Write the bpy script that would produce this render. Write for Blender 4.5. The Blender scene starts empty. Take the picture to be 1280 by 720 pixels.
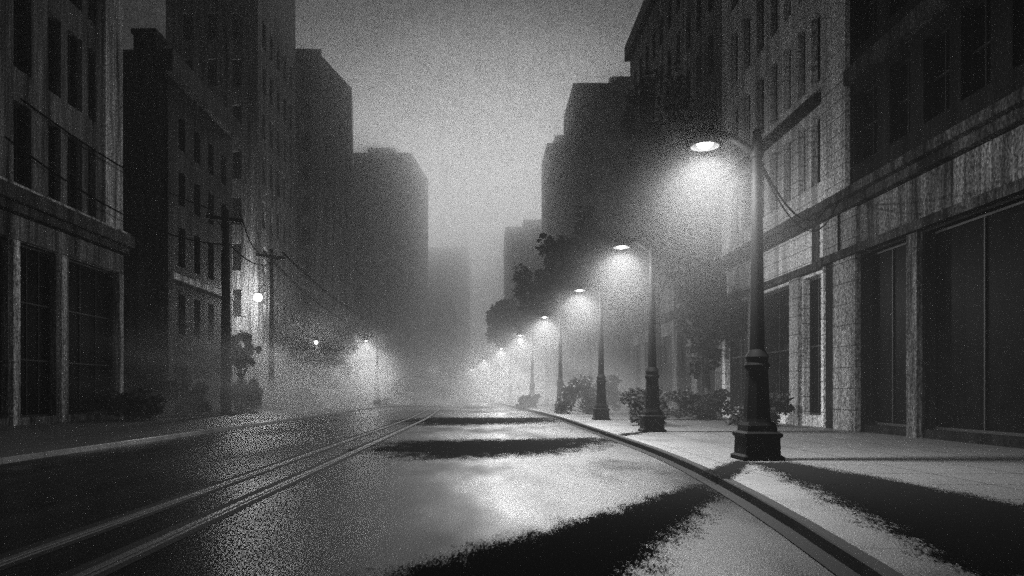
import bpy, bmesh, math, random
from mathutils import Vector, Matrix, noise as mnoise
R = math.radians
rnd = random.Random(7)
scene = bpy.context.scene
COL = scene.collection

# ---------------------------------------------------------------- camera
CAM_H = 1.55
cam_d = bpy.data.cameras.new("camera")
cam = bpy.data.objects.new("camera", cam_d)
COL.objects.link(cam)
cam.location = (0, 0, CAM_H)
cam.rotation_euler = (R(90), 0, 0)
cam_d.sensor_width = 36
cam_d.lens = 25.3
cam_d.shift_x = 0.0266
cam_d.shift_y = -(-0.1016)
cam_d.clip_start = 0.05
cam_d.clip_end = 3000
scene.camera = cam

# ---------------------------------------------------------------- world
SKY_K = 0.55
world = bpy.data.worlds.new("World")
scene.world = world
world.use_nodes = True

def build_world():
    nt = world.node_tree
    N, L = nt.nodes, nt.links
    for n in list(N):
        N.remove(n)
    out = N.new('ShaderNodeOutputWorld')
    bg = N.new('ShaderNodeBackground')
    tc = N.new('ShaderNodeTexCoord')
    def mth(op, a, b=None, clamp=False):
        m = N.new('ShaderNodeMath'); m.operation = op; m.use_clamp = clamp
        for i, v in enumerate((a, b)):
            if v is None: continue
            if isinstance(v, (int, float)): m.inputs[i].default_value = v
            else: L.new(v, m.inputs[i])
        return m.outputs[0]
    # brightest patch of the overcast: low over the end of the street
    dot = N.new('ShaderNodeVectorMath'); dot.operation = 'DOT_PRODUCT'
    L.new(tc.outputs['Generated'], dot.inputs[0])
    v = Vector((0.02, 1.0, 0.22)).normalized()
    dot.inputs[1].default_value = v
    ramp = N.new('ShaderNodeValToRGB')
    L.new(dot.outputs['Value'], ramp.inputs[0])
    e = ramp.color_ramp.elements
    e[0].position = 0.0; e[0].color = (0.010,) * 3 + (1,)
    e[1].position = 1.0; e[1].color = (0.62,) * 3 + (1,)
    for p, c in ((0.6, 0.018), (0.86, 0.035), (0.935, 0.07), (0.958, 0.13), (0.978, 0.36), (0.992, 0.56)):
        x = e.new(p); x.color = (c, c, c, 1)
    # uneven cloud: soft lumps, smeared streaks and a fine mottling
    def noise(scale, sc3, det):
        mp = N.new('ShaderNodeMapping'); mp.inputs['Scale'].default_value = sc3
        L.new(tc.outputs['Generated'], mp.inputs['Vector'])
        t = N.new('ShaderNodeTexNoise'); t.inputs['Scale'].default_value = scale
        t.inputs['Detail'].default_value = det; t.inputs['Roughness'].default_value = 0.65
        L.new(mp.outputs['Vector'], t.inputs['Vector'])
        return t.outputs['Fac']
    n1 = noise(5.0, (1, 1, 1.3), 5)
    n2 = noise(16.0, (5, 5, 0.8), 4)
    n3 = noise(520.0, (1, 1, .7), 0)
    k = mth('MULTIPLY', mth('ADD', mth('MULTIPLY', n1, 0.5), 0.75), mth('ADD', mth('MULTIPLY', n2, 0.9), 0.55))
    k = mth('MULTIPLY', k, mth('ADD', mth('MULTIPLY', n3, 1.3), 0.35))
    val = mth('MULTIPLY', ramp.outputs['Color'], k)
    L.new(val, bg.inputs['Color'])
    bg.inputs['Strength'].default_value = SKY_K
    L.new(bg.outputs[0], out.inputs[0])
build_world()

# low veiled light behind the cloud at the end of the street
SUN_E, SUN_AZ = R(16.5), R(2.0)        # azimuth measured from +Y towards +X
sd = bpy.data.lights.new("veiled_sun", 'SUN')
sd.energy = 1.7
sd.angle = R(10)
sd.color = (1, 1, 1)
sun = bpy.data.objects.new("veiled_sun", sd)
COL.objects.link(sun)
dv = Vector((math.sin(SUN_AZ) * math.cos(SUN_E), math.cos(SUN_AZ) * math.cos(SUN_E), math.sin(SUN_E)))
sun.rotation_euler = dv.to_track_quat('Z', 'Y').to_euler()
sun.location = (0, 60, 80)

scene.view_settings.view_transform = 'Standard'
scene.view_settings.look = 'None'
scene.view_settings.exposure = 0.0
scene.view_settings.gamma = 1.0
scene.view_settings.use_curve_mapping = False
cy = scene.cycles
cy.use_denoising = False
cy.max_bounces = 5
cy.diffuse_bounces = 2
cy.glossy_bounces = 2
cy.transmission_bounces = 2
cy.volume_bounces = 1
cy.sample_clamp_indirect = 2.0
cy.sample_clamp_direct = 9.0
cy.caustics_reflective = False
cy.caustics_refractive = False
cy.use_adaptive_sampling = False

HAZE_DENSITY = 0.0011
LAMP_W = 6000.0
SPILL_W = 1000.0
MIST = 0.015

# ---------------------------------------------------------------- materials
def new_mat(name):
    m = bpy.data.materials.new(name); m.use_nodes = True
    nt = m.node_tree
    b = nt.nodes['Principled BSDF']
    return m, nt, b

def tex_noise(nt, scale3, detail=3, rough=0.6, coord='Object'):
    N, L = nt.nodes, nt.links
    tc = N.new('ShaderNodeTexCoord')
    mp = N.new('ShaderNodeMapping'); mp.inputs['Scale'].default_value = scale3
    L.new(tc.outputs[coord], mp.inputs['Vector'])
    t = N.new('ShaderNodeTexNoise'); t.inputs['Scale'].default_value = 1.0
    t.inputs['Detail'].default_value = detail; t.inputs['Roughness'].default_value = rough
    L.new(mp.outputs['Vector'], t.inputs['Vector'])
    return t.outputs['Fac']

def mrange(nt, fac, a, b, lo, hi):
    n = nt.nodes.new('ShaderNodeMapRange')
    nt.links.new(fac, n.inputs['Value'])
    n.inputs['From Min'].default_value = a; n.inputs['From Max'].default_value = b
    n.inputs['To Min'].default_value = lo; n.inputs['To Max'].default_value = hi
    return n.outputs['Result']

def mul(nt, a, b):
    n = nt.nodes.new('ShaderNodeMath'); n.operation = 'MULTIPLY'
    for i, v in enumerate((a, b)):
        if isinstance(v, (int, float)): n.inputs[i].default_value = v
        else: nt.links.new(v, n.inputs[i])
    return n.outputs[0]

def plaster(name, base, grain=14.0, streak=1.0, amount=1.0, rough=0.85, courses=0.0):
    """weathered masonry: rain streaks running down it and a coarse mineral grain"""
    m, nt, b = new_mat(name)
    s = mrange(nt, tex_noise(nt, (1.6 * streak, 1.6 * streak, 0.10 * streak), 4, 0.7), 0.36, 0.66, 0.12, 2.1)
    s2 = mrange(nt, tex_noise(nt, (7 * streak, 7 * streak, 0.35 * streak), 3, 0.7), 0.3, 0.7, 0.45, 1.6)
    g = mrange(nt, tex_noise(nt, (grain, grain, grain * 0.55), 1, 0.5), 0.33, 0.70, 0.3, 1.8)
    if courses:
        # dressed blocks: quieter streaks, a dark joint every course
        s = mrange(nt, s, 0.0, 2.2, 0.45, 1.6); s2 = mrange(nt, s2, 0.4, 1.6, 0.75, 1.25)
        tc = nt.nodes.new('ShaderNodeTexCoord'); sp = nt.nodes.new('ShaderNodeSeparateXYZ'); nt.links.new(tc.outputs['Object'], sp.inputs[0])
        md = nt.nodes.new('ShaderNodeMath'); md.operation = 'MODULO'; md.inputs[1].default_value = courses; nt.links.new(sp.outputs['Z'], md.inputs[0])
        gt = nt.nodes.new('ShaderNodeMath'); gt.operation = 'GREATER_THAN'; gt.inputs[1].default_value = 0.035; nt.links.new(md.outputs[0], gt.inputs[0])
        s2 = mul(nt, s2, mrange(nt, gt.outputs[0], 0, 1, 0.35, 1.0))
    v = mul(nt, mul(nt, mul(nt, s, s2), g), base * amount)
    nt.links.new(v, b.inputs['Base Color'])
    b.inputs['Roughness'].default_value = rough
    b.inputs['Specular IOR Level'].default_value = 0.12
    bp = nt.nodes.new('ShaderNodeBump'); bp.inputs['Strength'].default_value = 0.35; bp.inputs['Distance'].default_value = 0.03
    nt.links.new(g, bp.inputs['Height']); nt.links.new(bp.outputs[0], b.inputs['Normal'])
    return m

def plain(name, col, rough=0.6, metal=0.0, grain=30, var=0.5, spec=0.5):
    m, nt, b = new_mat(name)
    g = mrange(nt, tex_noise(nt, (grain,) * 3, 2), 0.3, 0.7, 1 - var, 1 + var)
    nt.links.new(mul(nt, g, col), b.inputs['Base Color'])
    b.inputs['Roughness'].default_value = rough
    b.inputs['Metallic'].default_value = metal
    b.inputs['Specular IOR Level'].default_value = spec
    return m

def asphalt(name, base, dry=0.75, wet=0.13, wet_bias=0.5):
    m, nt, b = new_mat(name)
    big = tex_noise(nt, (0.22, 0.075, 1), 4, 0.6)
    fine = tex_noise(nt, (46, 46, 46), 2, 0.7)
    lane = tex_noise(nt, (1.1, 0.05, 1), 3, 0.6)
    w = mrange(nt, big, wet_bias - 0.10, wet_bias + 0.10, 0.0, 1.0)      # 1 = water film
    col = mul(nt, mul(nt, mrange(nt, fine, 0.36, 0.66, 0.35, 2.0), mrange(nt, lane, 0.3, 0.7, 0.6, 1.45)), base)
    col = mul(nt, col, mrange(nt, w, 0, 1, 1.0, 0.55))
    nt.links.new(col, b.inputs['Base Color'])
    r = nt.nodes.new('ShaderNodeMath'); r.operation = 'ADD'
    nt.links.new(mrange(nt, w, 0, 1, dry, wet), r.inputs[0])
    nt.links.new(mrange(nt, fine, 0.35, 0.65, -0.07, 0.12), r.inputs[1])
    nt.links.new(r.outputs[0], b.inputs['Roughness'])
    b.inputs['Specular IOR Level'].default_value = 0.085
    bp = nt.nodes.new('ShaderNodeBump')
    nt.links.new(mrange(nt, w, 0, 1, 0.55, 0.20), bp.inputs['Strength']); bp.inputs['Distance'].default_value = 0.012
    nt.links.new(fine, bp.inputs['Height']); nt.links.new(bp.outputs[0], b.inputs['Normal'])
    return m

def shadow_black(name, cover):
    """black of the painted lamp shadows, broken up in streaks and crumbs"""
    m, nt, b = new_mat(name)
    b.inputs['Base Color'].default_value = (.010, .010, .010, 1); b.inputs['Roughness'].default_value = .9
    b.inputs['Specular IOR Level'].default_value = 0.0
    at = nt.nodes.new('ShaderNodeAttribute'); at.attribute_name = 'thickness'  # distance from the border of the painted shadow
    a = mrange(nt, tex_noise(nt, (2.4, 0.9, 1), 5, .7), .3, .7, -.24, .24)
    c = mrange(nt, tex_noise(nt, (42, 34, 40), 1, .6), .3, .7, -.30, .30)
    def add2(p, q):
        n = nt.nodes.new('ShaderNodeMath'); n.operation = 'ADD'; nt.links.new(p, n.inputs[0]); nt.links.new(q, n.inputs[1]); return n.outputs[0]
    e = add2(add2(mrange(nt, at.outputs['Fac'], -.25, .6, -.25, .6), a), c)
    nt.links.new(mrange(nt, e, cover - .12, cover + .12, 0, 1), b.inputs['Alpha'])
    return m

def concrete(name, base, joint=1.5):
    m, nt, b = new_mat(name)
    N, L = nt.nodes, nt.links
    fine = tex_noise(nt, (40, 40, 40), 2, 0.7)
    big = tex_noise(nt, (0.5, 0.3, 1), 4, 0.6)
    tc = N.new('ShaderNodeTexCoord'); sep = N.new('ShaderNodeSeparateXYZ')
    L.new(tc.outputs['Object'], sep.inputs[0])
    js = None
    for ax, off in (('X', 0.25), ('Y', 0.0)):
        a = N.new('ShaderNodeMath'); a.operation = 'ADD'; a.inputs[1].default_value = 1000 + off; L.new(sep.outputs[ax], a.inputs[0])
        d = N.new('ShaderNodeMath'); d.operation = 'MODULO'; d.inputs[1].default_value = joint; L.new(a.outputs[0], d.inputs[0])
        g = N.new('ShaderNodeMath'); g.operation = 'GREATER_THAN'; g.inputs[1].default_value = 0.045; L.new(d.outputs[0], g.inputs[0])
        js = g.outputs[0] if js is None else mul(nt, js, g.outputs[0])
    col = mul(nt, mul(nt, mrange(nt, fine, 0.36, 0.66, 0.3, 1.9), mrange(nt, big, 0.3, 0.7, 0.65, 1.4)), base)
    col = mul(nt, col, mrange(nt, js, 0, 1, 0.3, 1.0))
    L.new(col, b.inputs['Base Color'])
    L.new(mrange(nt, big, 0.35, 0.65, 0.7, 0.32), b.inputs['Roughness'])
    bp = N.new('ShaderNodeBump'); bp.inputs['Strength'].default_value = 0.5; bp.inputs['Distance'].default_value = 0.012
    L.new(fine, bp.inputs['Height']); L.new(bp.outputs[0], b.inputs['Normal'])
    return m

def emit(name, strength):
    m, nt, b = new_mat(name)
    b.inputs['Base Color'].default_value = (0.8, 0.8, 0.8, 1)
    b.inputs['Emission Color'].default_value = (1, 1, 1, 1)
    b.inputs['Emission Strength'].default_value = strength
    m.cycles.emission_sampling = 'NONE'
    return m

M = dict(
    ground=asphalt('wet_ground', 0.05, 0.8, 0.3, 0.6),
    road=asphalt('wet_asphalt', 0.023, 0.6, 0.22, 0.47),
    patch=shadow_black('painted_shadow_black', 0.0),  # colour of the painted lamp shadows
    walk=concrete('paving_concrete', 0.075),
    walk_dark=concrete('old_paving_concrete', 0.11),
    kerb=plain('kerb_stone', 0.007, 0.8, 0, 30, 0.6, 0.15),
    kerb_shade=plain('kerb_shade_black', 0.004, 0.8, 0, 30, 0.6, 0.1),  # near-black that paints the shade along the kerb
    steel=plain('worn_rail_steel', 0.3, 0.45, 1.0, 40, 0.3),
    iron=plain('black_iron_paint', 0.0008, 0.75, 0.0, 40, 0.5, 0.06),
    wood=plain('creosoted_wood', 0.010, 0.9, 0, 16, 0.6),
    wire=plain('cable_rubber', 0.003, 0.9, 0, 10, 0.2, 0.0),
    glass=plain('dark_window_glass', 0.004, 0.4, 0, 2, 0.4, 0.015),
    sash=plain('dark_sash_paint', 0.005, 0.6, 0, 20, 0.4),
    sign=plain('painted_sign_board', 0.015, 0.7, 0, 12, 0.5),
    ceramic=plain('brown_ceramic', 0.05, 0.3, 0, 12, 0.2),
    bulb=emit('lamp_glass', 40.0),
    bark=plain('wet_bark', 0.03, 0.9, 0, 14, 0.6),
    leaf=plain('dark_foliage', 0.035, 0.7, 0, 5, 0.6),
    shopL=plaster('sooty_stone', 0.09, 16),
    trimL=plaster('pale_stone_trim', 0.3, 16),
    brickD=plaster('soot_black_brick', 0.028, 12),
    stoneM=plaster('grey_render', 0.11, 9),
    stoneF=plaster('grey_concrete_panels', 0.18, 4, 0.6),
    stoneR=plaster('pale_limestone', 0.5, 18, courses=.62),
    trimR=plaster('limestone_trim', 0.24, 18, courses=.78),
    brickR=plaster('dark_brown_brick', 0.006, 18),
    soot=plaster('blackened_stone', 0.03, 16),
    fascia=plaster('weathered_fascia_paint', 0.09, 18),
)

# ---------------------------------------------------------------- mesh helpers
class MB:
    def __init__(s): s.v, s.f = [], []
    def quad(s, a, b, c, d):
        n = len(s.v); s.v += [tuple(a), tuple(b), tuple(c), tuple(d)]; s.f.append((n, n + 1, n + 2, n + 3))
    def poly(s, pts):
        n = len(s.v); s.v += [tuple(p) for p in pts]; s.f.append(tuple(range(n, n + len(pts))))
    def box(s, x0, x1, y0, y1, z0, z1):
        s.frame_box(Vector((x0, y0, z0)), Vector((x1 - x0, 0, 0)), Vector((0, y1 - y0, 0)), Vector((0, 0, z1 - z0)))
    def frame_box(s, o, a, b, c):
        n = len(s.v)
        for k in range(8):
            s.v.append(tuple(o + a * (k & 1) + b * ((k >> 1) & 1) + c * ((k >> 2) & 1)))
        s.f += [tuple(n + i for i in q) for q in ((0, 2, 3, 1), (4, 5, 7, 6), (0, 1, 5, 4), (2, 6, 7, 3), (0, 4, 6, 2), (1, 3, 7, 5))]
    def lathe(s, prof, n=16, o=(0, 0, 0), rot=0.0, cap=True):
        base = len(s.v)
        for (r, z) in prof:
            for k in range(n):
                a = 2 * math.pi * k / n + rot
                s.v.append((o[0] + r * math.cos(a), o[1] + r * math.sin(a), o[2] + z))
        for i in range(len(prof) - 1):
            for k in range(n):
                k2 = (k + 1) % n
                s.f.append((base + i * n + k, base + i * n + k2, base + (i + 1) * n + k2, base + (i + 1) * n + k))
        if cap:
            s.f.append(tuple(base + k for k in reversed(range(n))))
            s.f.append(tuple(base + (len(prof) - 1) * n + k for k in range(n)))
    def tube(s, pts, rad, n=8):
        pts = [Vector(p) for p in pts]
        rads = rad if isinstance(rad, (list, tuple)) else [rad] * len(pts)
        base = len(s.v)
        for i, p in enumerate(pts):
            t = (pts[min(i + 1, len(pts) - 1)] - pts[max(i - 1, 0)]).normalized()
            up = Vector((0, 0, 1)) if abs(t.z) < 0.9 else Vector((1, 0, 0))
            a = t.cross(up).normalized(); b = a.cross(t)
            for k in range(n):
                w = 2 * math.pi * k / n
                s.v.append(tuple(p + (a * math.cos(w) + b * math.sin(w)) * rads[i]))
        for i in range(len(pts) - 1):
            for k in range(n):
                k2 = (k + 1) % n
                s.f.append((base + i * n + k, base + i * n + k2, base + (i + 1) * n + k2, base + (i + 1) * n + k))
        s.f.append(tuple(base + k for k in reversed(range(n))))
        s.f.append(tuple(base + (len(pts) - 1) * n + k for k in range(n)))
    def build(s, name, mat, parent=None, smooth=False, loc=None):
        me = bpy.data.meshes.new(name)
        me.from_pydata(s.v, [], s.f); me.validate(); me.update()
        if smooth:
            for p in me.polygons: p.use_smooth = True
            try: me.set_sharp_from_angle(angle=R(40))
            except Exception: pass
        me.materials.append(M[mat])
        o = bpy.data.objects.new(name, me); COL.objects.link(o)
        if parent: o.parent = parent
        if loc: o.location = loc
        return o

def tag(o, label, cat, group=None):
    o['label'] = label; o['category'] = cat
    if group: o['group'] = group
    return o

def struct(o, kind='structure'):
    o['kind'] = kind; return o

def thing(name, label, cat, loc=(0, 0, 0), rz=0.0, group=None):
    o = bpy.data.objects.new(name, None); COL.objects.link(o)
    o.location = loc; o.rotation_euler = (0, 0, rz); o.empty_display_size = 0.3
    return tag(o, label, cat, group)

def children(o): return [c for c in bpy.data.objects if c.parent == o]

def copy_tree(o, parent=None):
    c = o.copy(); COL.objects.link(c); c.parent = parent
    for ch in children(o): copy_tree(ch, c)
    return c

def bend(y):
    """the street swings gently left beyond about 40 m"""
    t = max(0.0, y - 38.0)
    return -0.055 * t * t / (t + 14.0)

# ---------------------------------------------------------------- ground, road, pavements
KL = -10.4
def KR(y):
    return 4.25 + bend(y) - (0.95 * ((20 - y) / 13.0) ** 2 if y < 20 else 0.0)
WR, WL = 13.5, -20.0
ys = [-6 + i * 2.0 for i in range(0, 40)] + [74 + i * 6 for i in range(0, 55)]

def strip(name, fa, fb, z, mat, y0=-6, y1=400):
    mb = MB()
    yy = [y for y in ys if y0 <= y <= y1]
    for a, b in zip(yy, yy[1:]):
        mb.quad((fa(a), a, z), (fb(a), a, z), (fb(b), b, z), (fa(b), b, z))
    return struct(mb.build(name, mat))

g = MB(); g.quad((-118, -30, -0.14), (118, -30, -0.14), (118, 640, -0.14), (-118, 640, -0.14))
struct(g.build('ground', 'ground'))
strip('road', lambda y: KL, KR, 0.0, 'road')

def raised(name, fa, fb, mat, z=0.13):
    mb = MB()
    for a, b in zip(ys, ys[1:]):
        mb.quad((fa(a), a, z), (fb(a), a, z), (fb(b), b, z), (fa(b), b, z))
    return struct(mb.build(name, mat))
raised('pavement_right', lambda y: KR(y) + 0.163, lambda y: 16.0 + (0 if y < 70 else bend(y) * .4), 'walk')
raised('pavement_left', lambda y: -26.0, lambda y: KL - 0.163, 'walk_dark')

def kerb(name, f, s):
    mb = MB()
    w = 0.16
    for a, b in zip(ys, ys[1:]):
        p = [(f(y) + s * dx, y, z) for y in (a, b) for dx, z in ((0, -0.02), (0.015, 0.12), (0.03, 0.135), (w, 0.135), (w, -0.02))]
        for i in range(4):
            q = (p[i], p[i + 1], p[i + 6], p[i + 5])
            mb.quad(*(q if s < 0 else q[::-1]))
    return struct(mb.build(name, 'kerb' if s > 0 else 'walk_dark'))
kerb('kerb_right', KR, 1)
kerb('kerb_left', lambda y: KL, -1)
# strip along the right kerb, coloured near-black for the shaded kerb face
strip('kerb_shade_strip', lambda y: KR(y) - 0.2, lambda y: KR(y) - 0.004, 0.012, 'kerb_shade', -6, 120)

# shadows of three lamps, painted as black sheets fanning from their feet
def shadow_sheet(pts, z, soft=1.0):
    """lamp shadow painted as a black sheet, outline given on the ground, thinning out raggedly at its border"""
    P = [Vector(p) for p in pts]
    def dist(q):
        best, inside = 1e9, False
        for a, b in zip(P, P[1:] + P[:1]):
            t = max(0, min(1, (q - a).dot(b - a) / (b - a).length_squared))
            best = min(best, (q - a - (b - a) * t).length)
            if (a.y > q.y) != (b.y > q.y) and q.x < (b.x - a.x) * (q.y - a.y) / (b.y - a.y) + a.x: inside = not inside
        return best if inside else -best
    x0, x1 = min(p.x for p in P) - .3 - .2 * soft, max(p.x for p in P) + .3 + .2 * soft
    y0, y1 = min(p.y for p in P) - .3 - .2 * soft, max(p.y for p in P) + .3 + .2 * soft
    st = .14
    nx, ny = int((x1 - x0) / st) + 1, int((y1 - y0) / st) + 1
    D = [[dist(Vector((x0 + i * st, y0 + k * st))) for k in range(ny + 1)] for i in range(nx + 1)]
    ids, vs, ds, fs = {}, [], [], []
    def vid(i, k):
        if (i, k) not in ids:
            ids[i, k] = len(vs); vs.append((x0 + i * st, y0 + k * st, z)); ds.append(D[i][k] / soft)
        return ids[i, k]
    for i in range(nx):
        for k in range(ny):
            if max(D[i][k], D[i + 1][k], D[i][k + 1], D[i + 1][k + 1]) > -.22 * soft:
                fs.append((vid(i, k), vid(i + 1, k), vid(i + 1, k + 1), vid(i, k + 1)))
    me = bpy.data.meshes.new('painted_shadow'); me.from_pydata(vs, [], fs); me.update()
    at = me.attributes.new('thickness', 'FLOAT', 'POINT'); at.data.foreach_set('value', ds)  # distance from the border, fades out the painted shadow
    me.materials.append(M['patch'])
    o = bpy.data.objects.new('painted_shadow', me); COL.objects.link(o)
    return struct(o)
shadow_sheet([(3.74, 12.2), (-.05, 7.1), (-1.0, 5.8), (1.15, 5.8), (1.5, 6.6), (3.5, 10.8)], .006, .8)
shadow_sheet([(3.9, 22.6), (3.9, 24.2), (-2.4, 22.6), (-3.0, 19.4), (-1.2, 16.6), (1.9, 18.3)], .006, 3.2)
shadow_sheet([(3.9, 38.0), (3.9, 43.0), (-3.0, 43.5), (-4.2, 38.6), (-2.6, 33.6), (1.5, 35.2)], .006, 5.5)
shadow_sheet([(5.35, 14.5), (6.15, 14.5), (6.72, 9.4), (6.9, 6.6), (5.6, 5.2), (3.85, 5.6), (4.1, 7.0), (4.9, 11.0)], .136, .8)  # from here on, shadow sheets painted on the pavement
shadow_sheet([(3.92, 11.6), (3.98, 12.9), (5.25, 15.0), (5.4, 14.5)], .138, .35)
shadow_sheet([(4.5, 23.2), (4.5, 24.3), (5.6, 25.7), (5.7, 25.2)], .138, .35)

# tram rails let into the road
def rail(name, x0):
    mb = MB()
    def X(y): return x0 + bend(y) * 0.75
    yy = [y for y in ys if y < 330]
    for a, b in zip(yy, yy[1:]):
        for o0, o1, z0, z1 in ((0, .075, .012, .012), (.115, .15, .010, .010)):
            mb.quad((X(a) + o0, a, z0), (X(a) + o1, a, z1), (X(b) + o1, b, z1), (X(b) + o0, b, z0))
            mb.quad((X(a) + o0, a, z0), (X(b) + o0, b, z0), (X(b) + o0, b, -.03), (X(a) + o0, a, -.03))
            mb.quad((X(a) + o1, a, -.03), (X(b) + o1, b, -.03), (X(b) + o1, b, z0), (X(a) + o1, a, z0))
    return mb.build(name, 'steel')
for x0, lab in ((-4.45, 'grooved steel tram rail in the road, the one farther from the street lamps'),
                (-3.45, 'grooved steel tram rail in the road, the one nearer the street lamps')):
    o = rail('tram_rail', x0)
    tag(o, lab, 'rail', 'tram rails in the road')
    strip('rail_bed', (lambda x: lambda y: x - 0.16 + bend(y) * .75)(x0), (lambda x: lambda y: x + 0.26 + bend(y) * .75)(x0), 0.003, 'kerb', -6, 320)

# ---------------------------------------------------------------- buildings
def face_wall(mb, p0, p1, z0, z1, holes, depth=0.35):
    """wall from p0 to p1 (outside on the right of p0>p1), with recessed openings (u0,u1,z0,z1)"""
    p0, p1 = Vector(p0 + (0,)), Vector(p1 + (0,))
    Lg = (p1 - p0).length
    u = (p1 - p0) / Lg
    nrm = Vector((u.y, -u.x, 0))
    us = sorted({0.0, Lg, *[h[0] for h in holes], *[h[1] for h in holes]})
    zs = sorted({z0, z1, *[h[2] for h in holes], *[h[3] for h in holes]})
    P = lambda a, z, d=0.0: p0 + u * a + Vector((0, 0, z)) - nrm * d
    for a, b in zip(us, us[1:]):
        run = None
        for c, d in zip(zs, zs[1:]):
            mu, mz = (a + b) / 2, (c + d) / 2
            inside = any(h[0] < mu < h[1] and h[2] < mz < h[3] for h in holes)
            if not inside:
                mb.quad(P(a, c), P(b, c), P(b, d), P(a, d))
    for h in holes:
        a, b, c, d = h[:4]
        mb.quad(P(a, c), P(a, d), P(a, d, depth), P(a, c, depth))
        mb.quad(P(b, c, depth), P(b, d, depth), P(b, d), P(b, c))
        mb.quad(P(a, c, depth), P(b, c, depth), P(b, c), P(a, c))
        mb.quad(P(a, d), P(b, d), P(b, d, depth), P(a, d, depth))
    return p0, u, nrm

def window_obj(parent, p0, u, nrm, h, detail=True, depth=0.35, name='window', bars=(1, 1), sill=True):
    a, b, c, d = h[:4]
    fr, pn = MB(), MB()
    P = lambda x, z, dd: p0 + u * x + Vector((0, 0, z)) - nrm * dd
    t = 0.07
    g0, g1 = depth - 0.06, depth - 0.012
    pn.frame_box(P(a, c, depth), u * (b - a), nrm * 0.02, Vector((0, 0, d - c)))
    if not detail:
        return pn.build(name, 'glass', parent)
    def bar(x0, x1, z0, z1, extra=0.0):
        fr.frame_box(P(x0, z0, depth - 0.022), u * (x1 - x0), nrm * (0.06 + extra), Vector((0, 0, z1 - z0)))
    bar(a + .003, a + t, c + .003, d - .003); bar(b - t, b - .003, c + .003, d - .003)
    bar(a + t, b - t, c + .003, c + t + .02); bar(a + t, b - t, d - t, d - .003)
    nx, nz = bars
    for i in range(1, nx + 1):
        x = a + (b - a) * i / (nx + 1); bar(x - .025, x + .025, c + t + .02, d - t, -.015)
    for i in range(1, nz + 1):
        z = c + (d - c) * i / (nz + 1); bar(a + t, b - t, z - .03, z + .03, .006)
    w = fr.build(name, 'sash', parent)
    pn.build('pane', 'glass', w)
    return w

def band(mb, p0, p1, z0, z1, out, back=0.0, ends=0.0):
    """a projecting band along a wall"""
    p0, p1 = Vector(p0 + (0,)), Vector(p1 + (0,))
    u = (p1 - p0).normalized(); nrm = Vector((u.y, -u.x, 0))
    o = p0 - u * ends - nrm * back + Vector((0, 0, z0))
    mb.frame_box(o, (p1 - p0) + u * 2 * ends, nrm * (out + back), Vector((0, 0, z1 - z0)))

def building(name, label, pts, height, mat, holes=None, detail=True, roof_mat=None, hole_depth=0.35, z0=0.1, bars=(1, 1), group=None, names=None):
    """pts: footprint, counter-clockwise seen from above; holes: {edge index: [openings]}"""
    root = thing(name, label, 'building', (pts[0][0], pts[0][1], z0), 0, group)
    off = Vector((pts[0][0], pts[0][1], 0))
    loc = [(p[0] - off.x, p[1] - off.y) for p in pts]
    mb = MB(); wins = []
    n = len(loc)
    for i in range(n):
        a, b = loc[i], loc[(i + 1) % n]
        hs = (holes or {}).get(i, [])
        fr = face_wall(mb, a, b, 0, height, hs, hole_depth)
        wins += [(fr, h) for h in hs]
    w = mb.build('wall', mat, root)
    rf = MB(); rf.poly([(p[0], p[1], height - 0.6) for p in loc]); rf.build('roof', roof_mat or 'soot', root)
    for fr, h in wins:
        nm = h[4] if len(h) > 4 else 'window'
        bb = h[5] if len(h) > 5 else bars
        window_obj(root, *fr, h, detail, hole_depth, nm, bb)
    return root, loc

def grid(u0, u1, n, z_rows, frac=0.5):
    out = []
    st = (u1 - u0) / n
    for i in range(n):
        c = u0 + st * (i + .5)
        for (a, b) in z_rows: out.append((c - st * frac / 2, c + st * frac / 2, a, b))
    return out

# ---- left side, outside of the street wall faces +X: edge runs far end -> ... : outside right of direction of travel
# travelling in -Y... the right hand of (0,-1) is (-1,0); so the street edge of the LEFT row runs towards +Y (right hand = +X)
# L1 shop building, nearest on the left
y0, y1 = 16.0, 39.6
U = lambda y: y - y0
H = []
for (a, b) in ((18.6, 20.0), (21.2, 22.6), (23.6, 25.0), (26.2, 27.4), (28.4, 29.4), (30.55, 31.75), (32.95, 33.95), (34.5, 35.75), (36.3, 37.0)):
    for (c, d) in ((10.4, 13.9), (15.3, 18.9), (20.3, 23.6), (25.0, 28.0)):
        H.append((U(a), U(b), c, d))
for (a, b) in ((17.0, 21.0), (21.8, 26.0), (26.8, 30.2), (31.0, 33.6), (34.6, 39.0)):
    H.append((U(a), U(b), 0.35, 7.9, 'shop_window', (2, 2)))
root, lc = building('shop_building', 'dark streaked stone building with pale window ledge over tall shop windows, opposite the lamps',
                    [(WL, y0), (WL, y1), (WL - 14, y1), (WL - 14, y0)], 30.5, 'shopL', {0: H})
mb = MB(); band(mb, lc[0], lc[1], 9.35, 9.95, 0.75); band(mb, lc[0], lc[1], 9.0, 9.347, 0.45); mb.build('cornice', 'soot', root)
mb = MB(); band(mb, lc[0], lc[1], 9.953, 10.15, 0.5); mb.build('ledge', 'trimL', root)
mb = MB(); band(mb, lc[0], lc[1], 7.95, 8.95, 0.12); mb.build('fascia_band', 'fascia', root)
for a in (16.0, 21.05, 26.05, 30.25, 33.7, 39.05):
    mb = MB(); band(mb, (0, U(a) + .05), (0, U(a) + .5), 0, 7.9, 0.16); mb.build('pilaster', 'trimL', root)
mb = MB(); band(mb, (0, U(37.7)), (0, U(39.5)), 10.2, 29.8, 0.14); mb.build('corner_pier', 'trimL', root)
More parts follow.
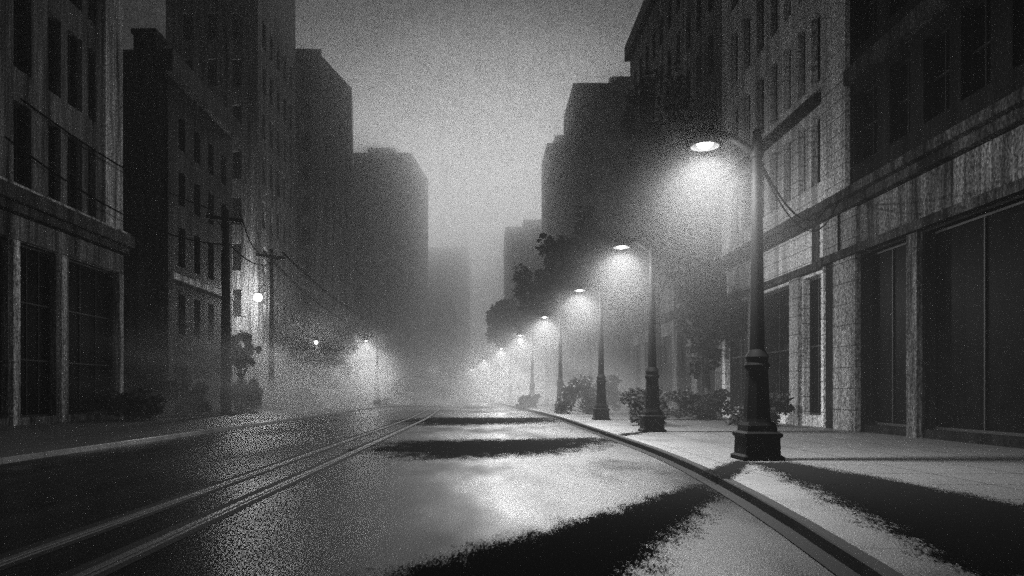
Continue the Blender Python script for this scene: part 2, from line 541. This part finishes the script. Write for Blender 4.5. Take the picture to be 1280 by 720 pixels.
mb = MB(); band(mb, lc[0], lc[1], 29.9, 30.9, 0.8); mb.build('roof_cornice', 'soot', root)
# L2
H = grid(0.8, 10.8, 4, ((9.6, 12.2), (13.6, 15.8), (17.2, 19.4)), 0.42)
H += [(0.9, 3.0, .3, 3.2, 'shop_window', (1, 0)), (4.0, 6.6, .3, 3.2, 'shop_window', (1, 0)), (7.6, 10.4, .3, 3.2, 'shop_window', (1, 0))] + grid(0.8, 10.8, 4, ((5.2, 7.8),), .42)
root, lc = building('brick_building', 'squat soot-black brick building with a blank end wall behind the wooden poles',
                    [(-19.8, 45), (-19.8, 56.4), (-36, 56.4), (-36, 45)], 22.0, 'brickD', {0: H})
mb = MB(); band(mb, lc[0], lc[1], 21.3, 22.7, 0.5, ends=.5); mb.build('cornice', 'soot', root)
mb = MB(); band(mb, lc[3], lc[0], 21.8, 22.7, 0.35); mb.build('parapet', 'soot', root)
mb = MB(); mb.box(-2.9, -1.5, 1.5, 3.0, 21.5, 24.6); mb.box(-3.02, -1.38, 1.38, 3.12, 24.6, 24.9); mb.build('chimney', 'soot', root)
mb = MB(); band(mb, (0, 0.3), (0, 11.2), 8.6, 9.0, 0.25); mb.build('string_course', 'trimL', root)
# L3
rows = [(4 + i * 4.0, 6.4 + i * 4.0) for i in range(8)]
root, lc = building('office_tower', 'tall dark tower with a pale streaked street front, second behind the wooden poles',
                    [(-19.7, 62.5), (-19.6, 74.5), (-27.7, 74.5), (-27.7, 62.5)], 44.0, 'stoneM', {0: grid(.6, 11.4, 5, rows, .45), 3: grid(.8, 7.2, 3, rows, .4)}, False)
mb = MB(); band(mb, lc[0], lc[1], 43.0, 44.6, 0.4); band(mb, lc[3], lc[0], 43.0, 44.6, 0.4); mb.build('cornice', 'soot', root)
# L4
rows = [(4 + i * 3.8, 6.3 + i * 3.8) for i in range(10)]
root, lc = building('office_tower', 'dark flat-topped tower between the pale streaked tower and the chamfered one',
                    [(-19.7, 87), (-17.8, 96.3), (-19, 104), (-31, 104), (-31, 87)], 42.1, 'stoneM', {0: grid(.5, 9, 4, rows, .45), 4: grid(.8, 10.6, 4, rows, .45)}, False)
mb = MB(); band(mb, lc[4], lc[0], 41.2, 42.8, 0.3); mb.build('parapet', 'soot', root)
# L5
rows = [(5 + i * 4, 7.4 + i * 4) for i in range(10)]
root, lc = building('chamfered_tower', 'grey tower with sloping-cornered top fading into the haze, left of the bright sky',
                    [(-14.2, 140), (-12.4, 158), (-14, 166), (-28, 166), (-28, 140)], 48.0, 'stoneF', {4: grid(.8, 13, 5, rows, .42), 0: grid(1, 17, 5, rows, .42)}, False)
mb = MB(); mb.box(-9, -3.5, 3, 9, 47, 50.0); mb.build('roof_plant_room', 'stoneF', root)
root, lc = building('low_block', 'dark lower block standing in front of the chamfered tower',
                    [(-19.3, 122), (-19.0, 131), (-26, 131), (-26, 122)], 33.5, 'stoneM', {3: grid(.5, 6.3, 2, [(5 + i * 4, 7.4 + i * 4) for i in range(7)], .42)}, False)
# L6 + far
root, lc = building('hazy_block', 'palest block at the far end of the street, below the bright sky',
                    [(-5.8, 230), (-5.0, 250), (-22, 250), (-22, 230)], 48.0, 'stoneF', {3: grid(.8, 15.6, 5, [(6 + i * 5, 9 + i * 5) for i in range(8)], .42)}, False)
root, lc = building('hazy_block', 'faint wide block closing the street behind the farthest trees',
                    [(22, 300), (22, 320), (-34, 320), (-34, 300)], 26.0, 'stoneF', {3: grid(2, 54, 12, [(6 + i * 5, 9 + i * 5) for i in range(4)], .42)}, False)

# ---- right side: street wall faces -X: edge runs towards -Y
# R1
yA, yB = 6.0, 28.5
U = lambda y: yB - y
H = []
for (a, b) in ((24.75, 26.3), (22.85, 24.0), (20.9, 22.15), (19.2, 20.4), (17.2, 18.4), (15.0, 16.4), (12.4, 14.0), (9.4, 11.0)):
    for (c, d) in ((9.7, 12.3), (13.9, 16.7), (18.2, 20.8), (22.3, 24.9)):
        H.append((U(b), U(a), c, d))
for (a, b) in ((22.9, 25.75), (17.6, 22.1), (12.6, 17.0), (7.2, 12.0)):
    H.append((U(b), U(a), 0.3, 6.35, 'shop_window', (1, 0)))
root, lc = building('corner_shop', 'dark brick shop building with broad weathered fascia and pale pier, nearest on the lamps side',
                    [(WR, yB), (WR, yA), (WR + 16, yA), (WR + 16, yB)], 27.0, 'brickR', {0: H})
mb = MB(); band(mb, (0, 0.0), lc[1], 8.45, 8.75, 0.62); band(mb, (0, 0.0), lc[1], 8.15, 8.447, 0.35); mb.build('cornice', 'soot', root)
mb = MB(); band(mb, (0, -U(25.75)), (0, -U(16.2)), 6.75, 8.1, 0.12); mb.build('fascia_board', 'fascia', root)
mb = MB(); band(mb, (0, 0.0), lc[1], 6.42, 6.72, 0.3); mb.build('lower_cornice', 'soot', root)
mb = MB(); band(mb, (0, -U(27.5)), (0, -U(25.85)), 0, 6.4, 0.2); mb.build('pier', 'trimR', root)
mb = MB(); band(mb, (0, -U(28.48)), (0, -U(26.6)), 8.76, 26.4, 0.18); mb.build('corner_pier', 'stoneR', root)
for a, b in ((22.75, 22.2), (17.5, 17.05), (12.5, 12.05)):
    mb = MB(); band(mb, (0, -U(a)), (0, -U(b)), 0, 6.4, 0.18); mb.build('pier', 'fascia', root)
mb = MB(); band(mb, (0, -U(26.5)), lc[1], 12.7, 13.25, 0.3); mb.build('string_course', 'soot', root)
mb = MB(); band(mb, (0, 0), lc[1], 26.4, 27.3, 0.7); mb.build('roof_cornice', 'soot', root)
mb = MB(); mb.tube([(-.22, -U(27.0), 8.14), (-.22, -U(27.0), 7.3), (-.22, -U(27.0), 6.75)], 0.045); mb.build('conduit', 'wire', root)
mb = MB(); band(mb, (0, -U(28.4)), (0, -U(25.85)), 6.74, 8.13, 0.16); mb.build('pier_block', 'trimR', root)
# R2
yA, yB = 28.7, 41.0
U = lambda y: yB - y
H = []
for (a, b) in ((28.95, 29.75), (30.3, 31.0), (31.75, 32.5), (33.2, 34.0), (34.8, 35.7), (36.6, 37.5), (38.4, 39.4)):
    for (c, d) in ((9.9, 12.7), (14.0, 16.9), (18.1, 20.9), (22.2, 25.0), (26.4, 29.4)):
        H.append((U(b), U(a), c, d))
for (a, b) in ((28.9, 30.5), (31.7, 35.6), (36.8, 40.4)):
    H.append((U(b), U(a), 0.5, 6.2, 'shop_window', (1, 1)))
root, lc = building('pale_shop_building', 'pale limestone building with narrow tall windows, beyond the dark brick shop',
                    [(WR, yB), (WR, yA), (WR + 14, yA), (WR + 14, yB)], 32.6, 'stoneR', {0: H})
mb = MB(); band(mb, lc[0], (0, -U(28.75)), 8.5, 8.8, 0.6); band(mb, lc[0], (0, -U(28.75)), 8.2, 8.497, 0.32); mb.build('cornice', 'soot', root)
mb = MB(); band(mb, lc[0], (0, -U(28.75)), 6.35, 6.65, 0.28); mb.build('lower_cornice', 'soot', root)
for a, b in ((31.55, 30.65), (36.5, 35.75)):
    mb = MB(); band(mb, (0, -U(a)), (0, -U(b)), 0, 6.34, 0.16); mb.build('pier', 'trimR', root)
mb = MB(); band(mb, (0, -U(29.6)), (0, -U(29.0)), 6.66, 8.18, 0.05); mb.build('fascia_vent', 'soot', root)
mb = MB(); band(mb, lc[0], (0, -U(28.75)), 13.05, 13.4, 0.35); mb.build('string_course', 'soot', root)
# R3
rows = [(9 + i * 3.8, 11.4 + i * 3.8) for i in range(6)]
H = grid(1, 25, 10, rows, .42)
H += [(U0, U0 + 3.6, .4, 5.6, 'shop_window', (1, 1)) for U0 in (1.2, 6.2, 11.2, 16.2, 21.0)]
root, lc = building('dark_warehouse', 'long dark building with sooty roofline behind the big tree on the lamps side',
                    [(WR, 66.8), (WR, 41.2), (WR + 16, 41.2), (WR + 16, 66.8)], 33.0, 'stoneM', {0: H}, False)
mb = MB(); band(mb, lc[0], lc[1], 32.2, 33.5, 0.5, ends=.2); mb.build('cornice', 'soot', root)
mb = MB(); band(mb, lc[0], lc[1], 6.6, 7.2, 0.3); mb.build('string_course', 'soot', root)
# R4..R6
rows = [(5 + i * 4, 7.3 + i * 4) for i in range(9)]
root, lc = building('office_tower', 'grey flat-topped tower rising just beyond the long dark building',
                    [(12.3, 112), (12.3, 100), (28, 100), (28, 112)], 44.4, 'stoneM', {1: grid(.8, 15, 5, rows, .42), 0: grid(.8, 11, 4, rows, .42)}, False)
mb = MB(); mb.box(5.5, 9.0, -10, -6, 43.6, 46.2); mb.build('roof_plant_room', 'stoneM', root)
root, lc = building('slim_tower', 'slim grey stepped tower beside the flat-topped one, right of the bright sky',
                    [(11.2, 142), (11.2, 130), (17, 130), (17, 142)], 46.4, 'stoneM', {1: grid(.5, 5.3, 2, rows, .42)}, False)
mb = MB(); mb.box(1.6, 3.4, -11, -8, 45.8, 48.2); mb.build('roof_tank', 'stoneM', root)
root, lc = building('hazy_block', 'low hazy block at the foot of the slim tower, right of the bright sky',
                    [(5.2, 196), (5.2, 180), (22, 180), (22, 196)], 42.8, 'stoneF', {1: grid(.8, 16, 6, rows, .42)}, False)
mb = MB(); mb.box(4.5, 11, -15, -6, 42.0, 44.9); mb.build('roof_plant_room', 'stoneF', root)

# ---------------------------------------------------------------- street lamps
def lamp_parts(root, side=-1, arm=1.1, power=LAMP_W):
    """cast-iron lamp 7.1 m tall; the arm reaches over the road"""
    mb = MB()                               # stepped plinth
    sq = R(45)
    r2 = math.sqrt(2)
    mb.lathe([(.42 * r2, 0), (.42 * r2, .08), (.36 * r2, .12), (.35 * r2, .46), (.39 * r2, .50), (.39 * r2, .56), (.31 * r2, .60), (.30 * r2, .72), (.26 * r2, .80)], 4, rot=sq)
    mb.build('plinth', 'iron', root)
    mb = MB()                               # fluted lower shaft
    mb.lathe([(.29, .78), (.27, .86), (.265, .95), (.235, 1.5), (.22, 1.82), (.21, 1.9)], 8, rot=R(22.5))
    mb.build('lower_shaft', 'iron', root)
    mb = MB()
    mb.lathe([(.21, 1.88), (.25, 1.93), (.26, 1.99), (.22, 2.05), (.22, 2.12), (.24, 2.16), (.21, 2.22), (.15, 2.32)], 20)
    mb.build('collar', 'iron', root, True)
    mb = MB()
    mb.lathe([(.155, 2.25), (.14, 3.2), (.12, 4.6), (.10, 6.1), (.10, 6.35), (.13, 6.38), (.13, 6.62), (.105, 6.66), (.10, 6.78), (.075, 6.86), (.095, 6.91), (.06, 6.97), (.0, 7.0)], 16)
    mb.build('pole', 'iron', root, True)
    hx = side * arm
    mb = MB()
    pts = []
    for t in [i / 12 for i in range(13)]:
        a = t
        x = side * (.10 + (arm - .10) * a)
        z = 6.52 + .36 * math.sin(min(1, a * 1.25) * math.pi / 2) - .04 * max(0, a - .8) * 5
        pts.append((x, 0, z))
    mb.tube(pts, [.085 - .025 * i / 12 for i in range(13)], 10)
    ar = mb.build('arm', 'iron', root, True)
    mb = MB()                               # head: bell shade, open below
    mb.lathe([(.0, 7.06), (.03, 7.05), (.03, 7.02), (.06, 7.0), (.11, 6.98), (.22, 6.94), (.27, 6.86), (.29, 6.74), (.30, 6.60), (.285, 6.595), (.265, 6.70), (.24, 6.80), (.10, 6.86), (.0, 6.87)], 24, o=(hx, 0, 0), cap=False)
    hd = mb.build('lamp_shade', 'iron', root, True)
    mb = MB()
    mb.lathe([(.0, 6.56), (.07, 6.57), (.13, 6.60), (.17, 6.66), (.175, 6.74), (.0, 6.76)], 20, o=(hx, 0, 0), cap=False)
    mb.build('lamp_glass', 'bulb', root, True)
    ld = bpy.data.lights.new('lamp_light', 'SPOT')
    ld.energy = power; ld.spot_size = R(156); ld.spot_blend = 1.0; ld.shadow_soft_size = 0.14
    lo = bpy.data.objects.new('lamp_light', ld); COL.objects.link(lo)
    lo.parent = root; lo.location = (hx, 0, 6.50)
    ld = bpy.data.lights.new('lamp_spill', 'POINT')
    ld.energy = SPILL_W; ld.shadow_soft_size = 0.12
    lo = bpy.data.objects.new('lamp_spill', ld); COL.objects.link(lo)
    lo.parent = root; lo.location = (hx, 0, 6.46)

LG = 'cast-iron street lamps along the kerb'
lamp = thing('street_lamp', 'largest cast-iron street lamp, lit, standing nearest on the right pavement', 'street lamp', (5.75, 15.2, .13), 0, LG)
lamp_parts(lamp)
spots = [(6.0, 25.8, 'second largest lit street lamp, a dark shrub just left of its base'),
         (5.95, 36.8, 'third lit street lamp along the right kerb, a wide shrub behind it'),
         (5.25, 50.0, 'fourth lit street lamp in the right row, half faded into the fog'),
         (4.35, 66.0, 'fifth lit street lamp in the right row, its pole a faint line'),
         (3.1, 86.5, 'sixth lit street lamp in the right row, pale in the fog'),
         (1.0, 117.0, 'seventh tiny lit street lamp in the right row below the far trees'),
         (-1.6, 154.0, 'last tiny light of the right row in the fog'),
         ]
for x, y, lab in spots:
    c = copy_tree(lamp); c.location = (x, y, .13); c['label'] = lab
for x, y, lab in ((-10.95, 73, 'lit street lamp on the left pavement with a thin foggy pole'),
                  (-11.0, 168, 'tiny far street lamp on the left pavement, lit in the fog')):
    c = copy_tree(lamp); c.location = (x, y, .13); c['label'] = lab

# ---------------------------------------------------------------- utility poles and wires
def utility_pole(loc, h, label, rz=0.0, s=1.0, lamp_arm=False):
    root = thing('utility_pole', label, 'utility pole', loc, rz, 'wooden utility poles')
    mb = MB(); mb.lathe([(.36 * s, 0), (.35 * s, .4), (.29 * s, h * .5), (.22 * s, h - .3), (.21 * s, h), (.10, h + .06)], 14); mb.build('pole', 'wood', root, True)
    mb = MB(); mb.box(-1.2, 1.2, -.30, -.14, h - .75, h - .5); mb.build('cross_arm', 'wood', root).rotation_euler = (0, R(7), 0)
    ca = root.children[-1] if root.children else None
    mb = MB(); mb.tube([(-.62, -.2, h - .62), (0, -.24, h - 1.35)], .035, 6); mb.build('brace', 'iron', root)
    mb = MB(); mb.tube([(.62, -.2, h - .72), (0, -.24, h - 1.35)], .035, 6); mb.build('brace', 'iron', root)
    for x in (-1.08, -.55, .5, 1.05):
        mb = MB(); z = h - .5 + 0
        mb.lathe([(.025, 0), (.025, .1), (.06, .12), (.07, .18), (.05, .22), (.055, .28), (.0, .31)], 10, o=(x, -.22, z - .02 - .12 * x)); mb.build('insulator', 'ceramic', root, True)
    return root

# cross arms tilt about the pole top: bake the tilt into the mesh instead of the origin
def fix_arms():
    for o in bpy.data.objects:
        if o.name.startswith('cross_arm'):
            a = o.rotation_euler[1]; o.rotation_euler = (0, 0, 0)
            zc = sum(v.co.z for v in o.data.vertices) / 8
            for v in o.data.vertices: v.co.z += -v.co.x * math.tan(a)
P1, P2, P3, P4 = (-16.9, 47.0), (-17.8, 60.0), (-16.2, 122.0), (-13.6, 190.0)
utility_pole((P1[0], P1[1], .13), 13.3, 'thick wooden utility pole with tilted cross-arm, the nearer of the tall pair')
utility_pole((P2[0], P2[1], .13), 13.3, 'wooden utility pole with cross-arm beside the bare round light', s=.78)
utility_pole((P3[0], P3[1], .13), 13.0, 'faint distant utility pole in fog beyond the left street lamp', s=.8)
utility_pole((P4[0], P4[1], .13), 13.0, 'farthest utility pole, almost lost in fog near the end trees', s=.8)
fix_arms()

def wire(name, a, b, sag, rad, label, group=None, mat='wire'):
    a, b = Vector(a), Vector(b)
    pts = []
    n = 26
    for i in range(n + 1):
        t = i / n
        p = a.lerp(b, t); p.z -= sag * 4 * t * (1 - t)
        pts.append(p)
    mb = MB(); mb.tube(pts, rad, 5)
    return tag(mb.build(name, mat), label, 'wire', group)
WG = 'overhead wires on the utility poles'
top = 12.95
wire('overhead_wire', (P1[0] - 1.08, P1[1] - .22, 13.3 + .2), (-20.0, 31.0, 14.2), .5, .042, 'sagging wire from the thick pole to the shop building wall, upper one', WG)
wire('overhead_wire', (P1[0] - .3, P1[1], 11.2), (-20.0, 30.0, 12.2), 1.0, .042, 'sagging wire from the thick pole to the shop building wall, lower one', WG)
wire('overhead_wire', (P1[0] + 1.05, P1[1] - .22, 13.1), (P2[0] - 1.08, P2[1] - .22, 13.3), .5, .042, 'wire between the two tall wooden poles, at the cross-arms', WG)
wire('overhead_wire', (P1[0] + .25, P1[1], 11.2), (P2[0] - .2, P2[1], 12.2), .5, .042, 'wire between the two tall wooden poles, lower down', WG)
wire('overhead_wire', (P2[0] + 1.05, P2[1] - .22, 13.1), (P3[0] + 1.05, P3[1] - .22, 12.8), 1.6, .11, 'long wire from the slimmer tall pole into the fog, outer one', WG)
wire('overhead_wire', (P2[0] - .55, P2[1] - .22, 13.25), (P3[0] - .55, P3[1] - .22, 12.95), 2.6, .11, 'long wire from the slimmer tall pole into the fog, inner one', WG)
wire('overhead_wire', (P3[0] + 1.05, P3[1] - .22, 12.8), (P4[0] + 1.05, P4[1] - .22, 12.8), 1.6, .13, 'farthest faint wire running to the end of the street', WG)
wire('lamp_cable', (5.97, 15.5, 6.45), (13.3, 27.6, 8.95), 1.0, .026, 'thin cable sagging from the nearest lamp pole to the shop cornice, upper one', 'cables on the nearest lamp')
wire('lamp_cable', (5.97, 15.5, 6.38), (13.3, 26.9, 8.9), 1.35, .02, 'thin cable sagging from the nearest lamp pole to the shop cornice, lower one', 'cables on the nearest lamp')

# bare globe light on a bracket
def globe_light(loc, r, power, label, arm_to):
    root = thing('globe_light', label, 'light', loc, 0)
    mb = MB(); mb.lathe([(0, -r), (r * .5, -r * .87), (r * .87, -r * .5), (r, 0), (r * .87, r * .5), (r * .5, r * .87), (0, r)], 16, cap=False); mb.build('globe', 'bulb', root, True)
    mb = MB(); mb.lathe([(r * .55, r * .8), (r * .6, r), (.05, r * 1.25), (.05, r * 1.5)], 12); mb.build('cap', 'iron', root, True)
    d = Vector(arm_to)
    mb = MB(); mb.tube([(0, 0, r * 1.4), tuple(d * .4 + Vector((0, 0, r * 2))), tuple(d)], .04, 8); mb.build('bracket', 'iron', root, True)
    ld = bpy.data.lights.new('globe_lamp', 'POINT'); ld.energy = power; ld.shadow_soft_size = r * 1.1
    lo = bpy.data.objects.new('globe_lamp', ld); COL.objects.link(lo); lo.parent = root
    return root
globe_light((P2[0] - 1.25, P2[1] + 0.5, 9.5), .34, 12000, 'bright bare round light glowing beside the slimmer tall pole', (1.1, -.4, .9))

globe_light((-15.8, 67.5, 6.2), .16, 2500, 'small dim light among the dark trees on the left pavement', (-.1, .6, .5))
# projecting sign
root = thing('projecting_sign', 'small dark blank sign board sticking out from the pale building', 'sign', (12.75, 39.3, 6.7))
mb = MB(); mb.box(-.45, .45, -.06, .06, 0, 1.35); mb.build('board', 'sign', root)
mb = MB(); mb.tube([(-.4, 0, 1.5), (.72, 0, 1.5)], .03, 6); mb.tube([(-.3, 0, 1.34), (-.3, 0, 1.5)], .015, 5); mb.tube([(.3, 0, 1.34), (.3, 0, 1.5)], .015, 5); mb.build('bracket', 'iron', root)

# ---------------------------------------------------------------- trees and shrubs
def leaf_clump(mb, c, rad, n, size, rg):
    for _ in range(n):
        d = Vector((rg.gauss(0, 1), rg.gauss(0, 1), rg.gauss(0, 1)))
        if d.length < 1e-3: continue
        d = d.normalized() * (rg.random() ** .45)
        p = Vector((c[0] + d.x * rad[0], c[1] + d.y * rad[1], c[2] + d.z * rad[2]))
        a = Vector((rg.gauss(0, 1), rg.gauss(0, 1), rg.gauss(0, .6))).normalized()
        b = a.cross(Vector((rg.gauss(0, 1), rg.gauss(0, 1), rg.gauss(0, 1)))).normalized()
        s = size * rg.uniform(.6, 1.3)
        mb.poly([p + a * s, p + b * s * .55, p - a * s, p - b * s * .55])

def tree(name, label, loc, trunk_h, crown_c, crown_r, n_clump, leaves, size, seed, cat='tree', group=None, trunk_r=.22):
    rg = random.Random(seed)
    root = thing(name, label, cat, loc, 0, group)
    t, cr = MB(), MB()
    cc = Vector(crown_c)
    base = Vector((0, 0, 0)); fork = Vector((cc.x * .25, cc.y * .25, trunk_h))
    t.tube([base, base.lerp(fork, .5) + Vector((.08, 0, 0)), fork, fork.lerp(cc, .6)], [trunk_r * 1.35, trunk_r, trunk_r * .85, trunk_r * .45], 9)
    for i in range(n_clump):
        d = Vector((rg.gauss(0, 1), rg.gauss(0, 1), rg.gauss(0, 1))).normalized() * rg.uniform(.25, 1.22)
        c = cc + Vector((d.x * crown_r[0], d.y * crown_r[1], d.z * crown_r[2]))
        if c.z < trunk_h * .6: c.z = trunk_h * .6 + rg.random() * .5
        k = rg.uniform(.12, .40)
        leaf_clump(cr, c, [r * k for r in crown_r], leaves, size, rg)
        if i % 3 == 0:
            mid = fork.lerp(c, .5) + Vector((rg.uniform(-.2, .2), rg.uniform(-.2, .2), .2))
            t.tube([fork.lerp(cc, rg.random() * .4), mid, c], [trunk_r * .4, trunk_r * .25, .02], 5)
    t.build('trunk', 'bark', root)
    cr.build('crown', 'leaf', root)
    return root
def shrub(label, loc, r, n, leaves, size, seed, group=None):
    rg = random.Random(seed)
    root = thing('shrub', label, 'shrub', loc, 0, group)
    t, cr = MB(), MB()
    for i in range(n):
        a = rg.uniform(0, 6.283); q = rg.random() ** .6
        c = Vector((math.cos(a) * q * r[0], math.sin(a) * q * r[1], r[2] * rg.uniform(.25, 1.7)))
        leaf_clump(cr, c, (r[0] * .34, r[1] * .34, r[2] * .34), leaves, size, rg)
        t.tube([(rg.uniform(-.1, .1), rg.uniform(-.1, .1), 0), tuple(c * .5), tuple(c)], [.03, .02, .008], 4)
    t.build('stems', 'bark', root); cr.build('foliage', 'leaf', root)
    return root
TG = 'street trees on the right pavement'
tree('street_tree', 'largest tree, tall dark crown behind the nearest lamp', (11.0, 46, .13), 6.5, (-.2, 0, 14.6), (2.6, 2.6, 5.8), 60, 130, .26, 1, group=TG, trunk_r=.3)
tree('street_tree', 'broad dark tree behind the second and third lamps', (9.0, 62, .13), 5.0, (0, 0, 11.5), (3.8, 3.4, 4.4), 54, 130, .28, 2, group=TG)
tree('street_tree', 'hazy tree above the fourth lamp, its crown just below the low hazy block', (7.0, 82, .13), 5, (0, 0, 11.6), (3.4, 3.4, 3.8), 50, 120, .34, 3, group=TG)
tree('street_tree', 'low dark tree crown above the seventh lamp, leftmost of the right row trees', (3.0, 112, .13), 5, (.4, 0, 11.5), (2.8, 3, 3.6), 50, 110, .42, 4, group=TG)
tree('street_tree', 'low dark tree against the warehouse front, between the two nearest lamps', (11.9, 38.6, .13), 2.5, (0, 0, 5.6), (1.6, 1.6, 2.8), 40, 110, .2, 5, group=TG, trunk_r=.16)
tree('street_tree', 'foggy tree left of the far end of the road', (-12.6, 180, .13), 7, (0, 0, 17), (6.5, 5, 6.5), 50, 110, .6, 6)
LG2 = 'small trees on the left pavement'
tree('small_tree', 'small dark tree between the two tall wooden poles', (-18.3, 54, .13), 1.6, (0, 0, 4.3), (1.1, 1.1, 1.3), 34, 100, .2, 11, group=LG2, trunk_r=.13)
tree('small_tree', 'wider dark tree just beyond the slimmer tall pole', (-17.3, 68, .13), 2.4, (0, 0, 5.9), (2.1, 2, 2.2), 40, 100, .24, 12, group=LG2, trunk_r=.15)
tree('small_tree', 'dark tree left of the thin foggy lamp pole', (-15.2, 74, .13), 2.4, (0, 0, 5.6), (2.2, 2, 2.3), 40, 100, .26, 13, group=LG2, trunk_r=.15)
SG = 'shrubs on the right pavement'
shrub('dense dark shrub beside the base of the second lamp', (7.0, 31.5, .13), (.85, .8, .85), 26, 110, .10, 21, SG)
shrub('dark shrub behind the base of the third lamp', (6.9, 47.5, .13), (1.8, 1.4, 1.4), 30, 110, .15, 22, SG)
shrub('low shrub beside the fifth lamp, faint in the fog', (3.7, 63, .13), (1.0, .9, .7), 20, 90, .15, 23, SG)
shrub('low ragged shrub at the foot of the pale building', (11.7, 30.5, .13), (1.2, .8, .75), 24, 110, .11, 24, SG)
shrub('ragged shrub at the wall between the two nearest lamps', (11.3, 37.5, .13), (1.6, 1.0, .8), 24, 110, .12, 25, SG)
SL = 'shrubs at the foot of the left buildings'
shrub('wide ragged shrub at the foot of the shop building corner', (-18.2, 37.0, .13), (1.4, 1.0, .8), 26, 110, .13, 31, SL)
shrub('dark round shrub left of the thick wooden pole', (-18.3, 44.0, .13), (1.3, 1.0, 1.1), 28, 110, .14, 32, SL)
shrub('dark shrub between the bases of the two tall poles', (-17.3, 52.5, .13), (1.2, 1.0, 1.2), 26, 110, .15, 33, SL)
shrub('low shrub right of the slimmer tall pole', (-16.6, 63.5, .13), (1.8, 1.2, .9), 24, 100, .18, 34, SL)

# ---------------------------------------------------------------- haze
mb = MB(); mb.box(-120, 120, -32, 642, -1.2, 52)
hz = mb.build('haze', 'leaf')
struct(hz, 'stuff')
hm = bpy.data.materials.new('haze_air'); hm.use_nodes = True
nt = hm.node_tree
for n in list(nt.nodes): nt.nodes.remove(n)
o = nt.nodes.new('ShaderNodeOutputMaterial'); pv = nt.nodes.new('ShaderNodeVolumePrincipled')
pv.inputs['Color'].default_value = (.92, .92, .92, 1); pv.inputs['Density'].default_value = HAZE_DENSITY; pv.inputs['Anisotropy'].default_value = 0.1
nt.links.new(pv.outputs[0], o.inputs['Volume'])
hz.data.materials.clear(); hz.data.materials.append(hm)
hm.cycles.volume_sampling = 'EQUIANGULAR'

# fog with thickness of its own: low along the street, a bank at its far end, and puffs added round the lamp heads for their glow
def fog(name, bounds, step):
    mb = MB(); mb.box(*bounds)
    ob = struct(mb.build(name, 'leaf'), 'stuff')
    m = bpy.data.materials.new(name + '_air'); m.use_nodes = True
    nt = m.node_tree
    for n in list(nt.nodes): nt.nodes.remove(n)
    o = nt.nodes.new('ShaderNodeOutputMaterial'); pv = nt.nodes.new('ShaderNodeVolumePrincipled')
    pv.inputs['Color'].default_value = (.94, .94, .94, 1); pv.inputs['Anisotropy'].default_value = 0.1
    tc = nt.nodes.new('ShaderNodeTexCoord'); sp = nt.nodes.new('ShaderNodeSeparateXYZ'); nt.links.new(tc.outputs['Object'], sp.inputs[0])
    nt.links.new(pv.outputs[0], o.inputs['Volume'])
    ob.data.materials.clear(); ob.data.materials.append(m)
    m.cycles.volume_sampling = 'EQUIANGULAR'
    m.cycles.volume_step_rate = step
    def mop(op, a, b):
        n = nt.nodes.new('ShaderNodeMath'); n.operation = op
        for k, v in enumerate((a, b)):
            if v is None: continue
            if isinstance(v, (int, float)): n.inputs[k].default_value = v
            else: nt.links.new(v, n.inputs[k])
        return n.outputs[0]
    return nt, pv, sp, mop

nt, pv, sp, mop = fog('ground_fog', (-34, 30, 34, 290, 0.2, 51), 1.0)
X, Y, Z = sp.outputs
hf = mrange(nt, Z, 0.2, 9.0, 1.0, 0.0)
cl = mrange(nt, tex_noise(nt, (.16, .07, .3), 2), .38, .7, 0.0, 1.0)
low = mul(nt, mul(nt, mul(nt, hf, hf), cl), mrange(nt, Y, 33, 115, 0.004, 0.16))
low = mul(nt, low, mrange(nt, X, -13, -8, 7.0, 1.0))
bank = mrange(nt, Y, 48, 150, 0.0, 0.017)
nt.links.new(mop('ADD', low, bank), pv.inputs['Density'])
nt.links.new(mrange(nt, Y, 50, 100, 0.1, 0.62), pv.inputs['Anisotropy'])

nt, pv, sp, mop = fog('added_lamp_glow_mist', (-0.5, 8.5, 10.5, 58, 0.2, 10.6), 1.0)  # mist added only near the lamp heads to carry their glow
X, Y, Z = sp.outputs
dens = None
for xl, yl in ((4.5, 15.2), (4.75, 25.8), (4.7, 36.8), (4.1, 50.0)):
    dx = mop('MULTIPLY', mop('SUBTRACT', X, xl), 0.75); dy = mop('MULTIPLY', mop('SUBTRACT', Y, yl), 0.6); dz = mop('MULTIPLY', mop('SUBTRACT', Z, 5.7), 0.62)
    r = mop('SQRT', mop('ADD', mop('ADD', mop('MULTIPLY', dx, dx), mop('MULTIPLY', dy, dy)), mop('MULTIPLY', dz, dz)), None)
    p = mrange(nt, r, 0.2, 2.6, 1.0, 0.0)
    p = mul(nt, p, p)
    dens = p if dens is None else mop('ADD', dens, p)
nt.links.new(mul(nt, mul(nt, dens, mrange(nt, Z, 6.35, 6.75, 1.0, 0.0)), MIST), pv.inputs['Density'])
hm.cycles.volume_sampling = 'EQUIANGULAR'
cy.volume_step_rate = 1.0
cy.volume_max_steps = 128
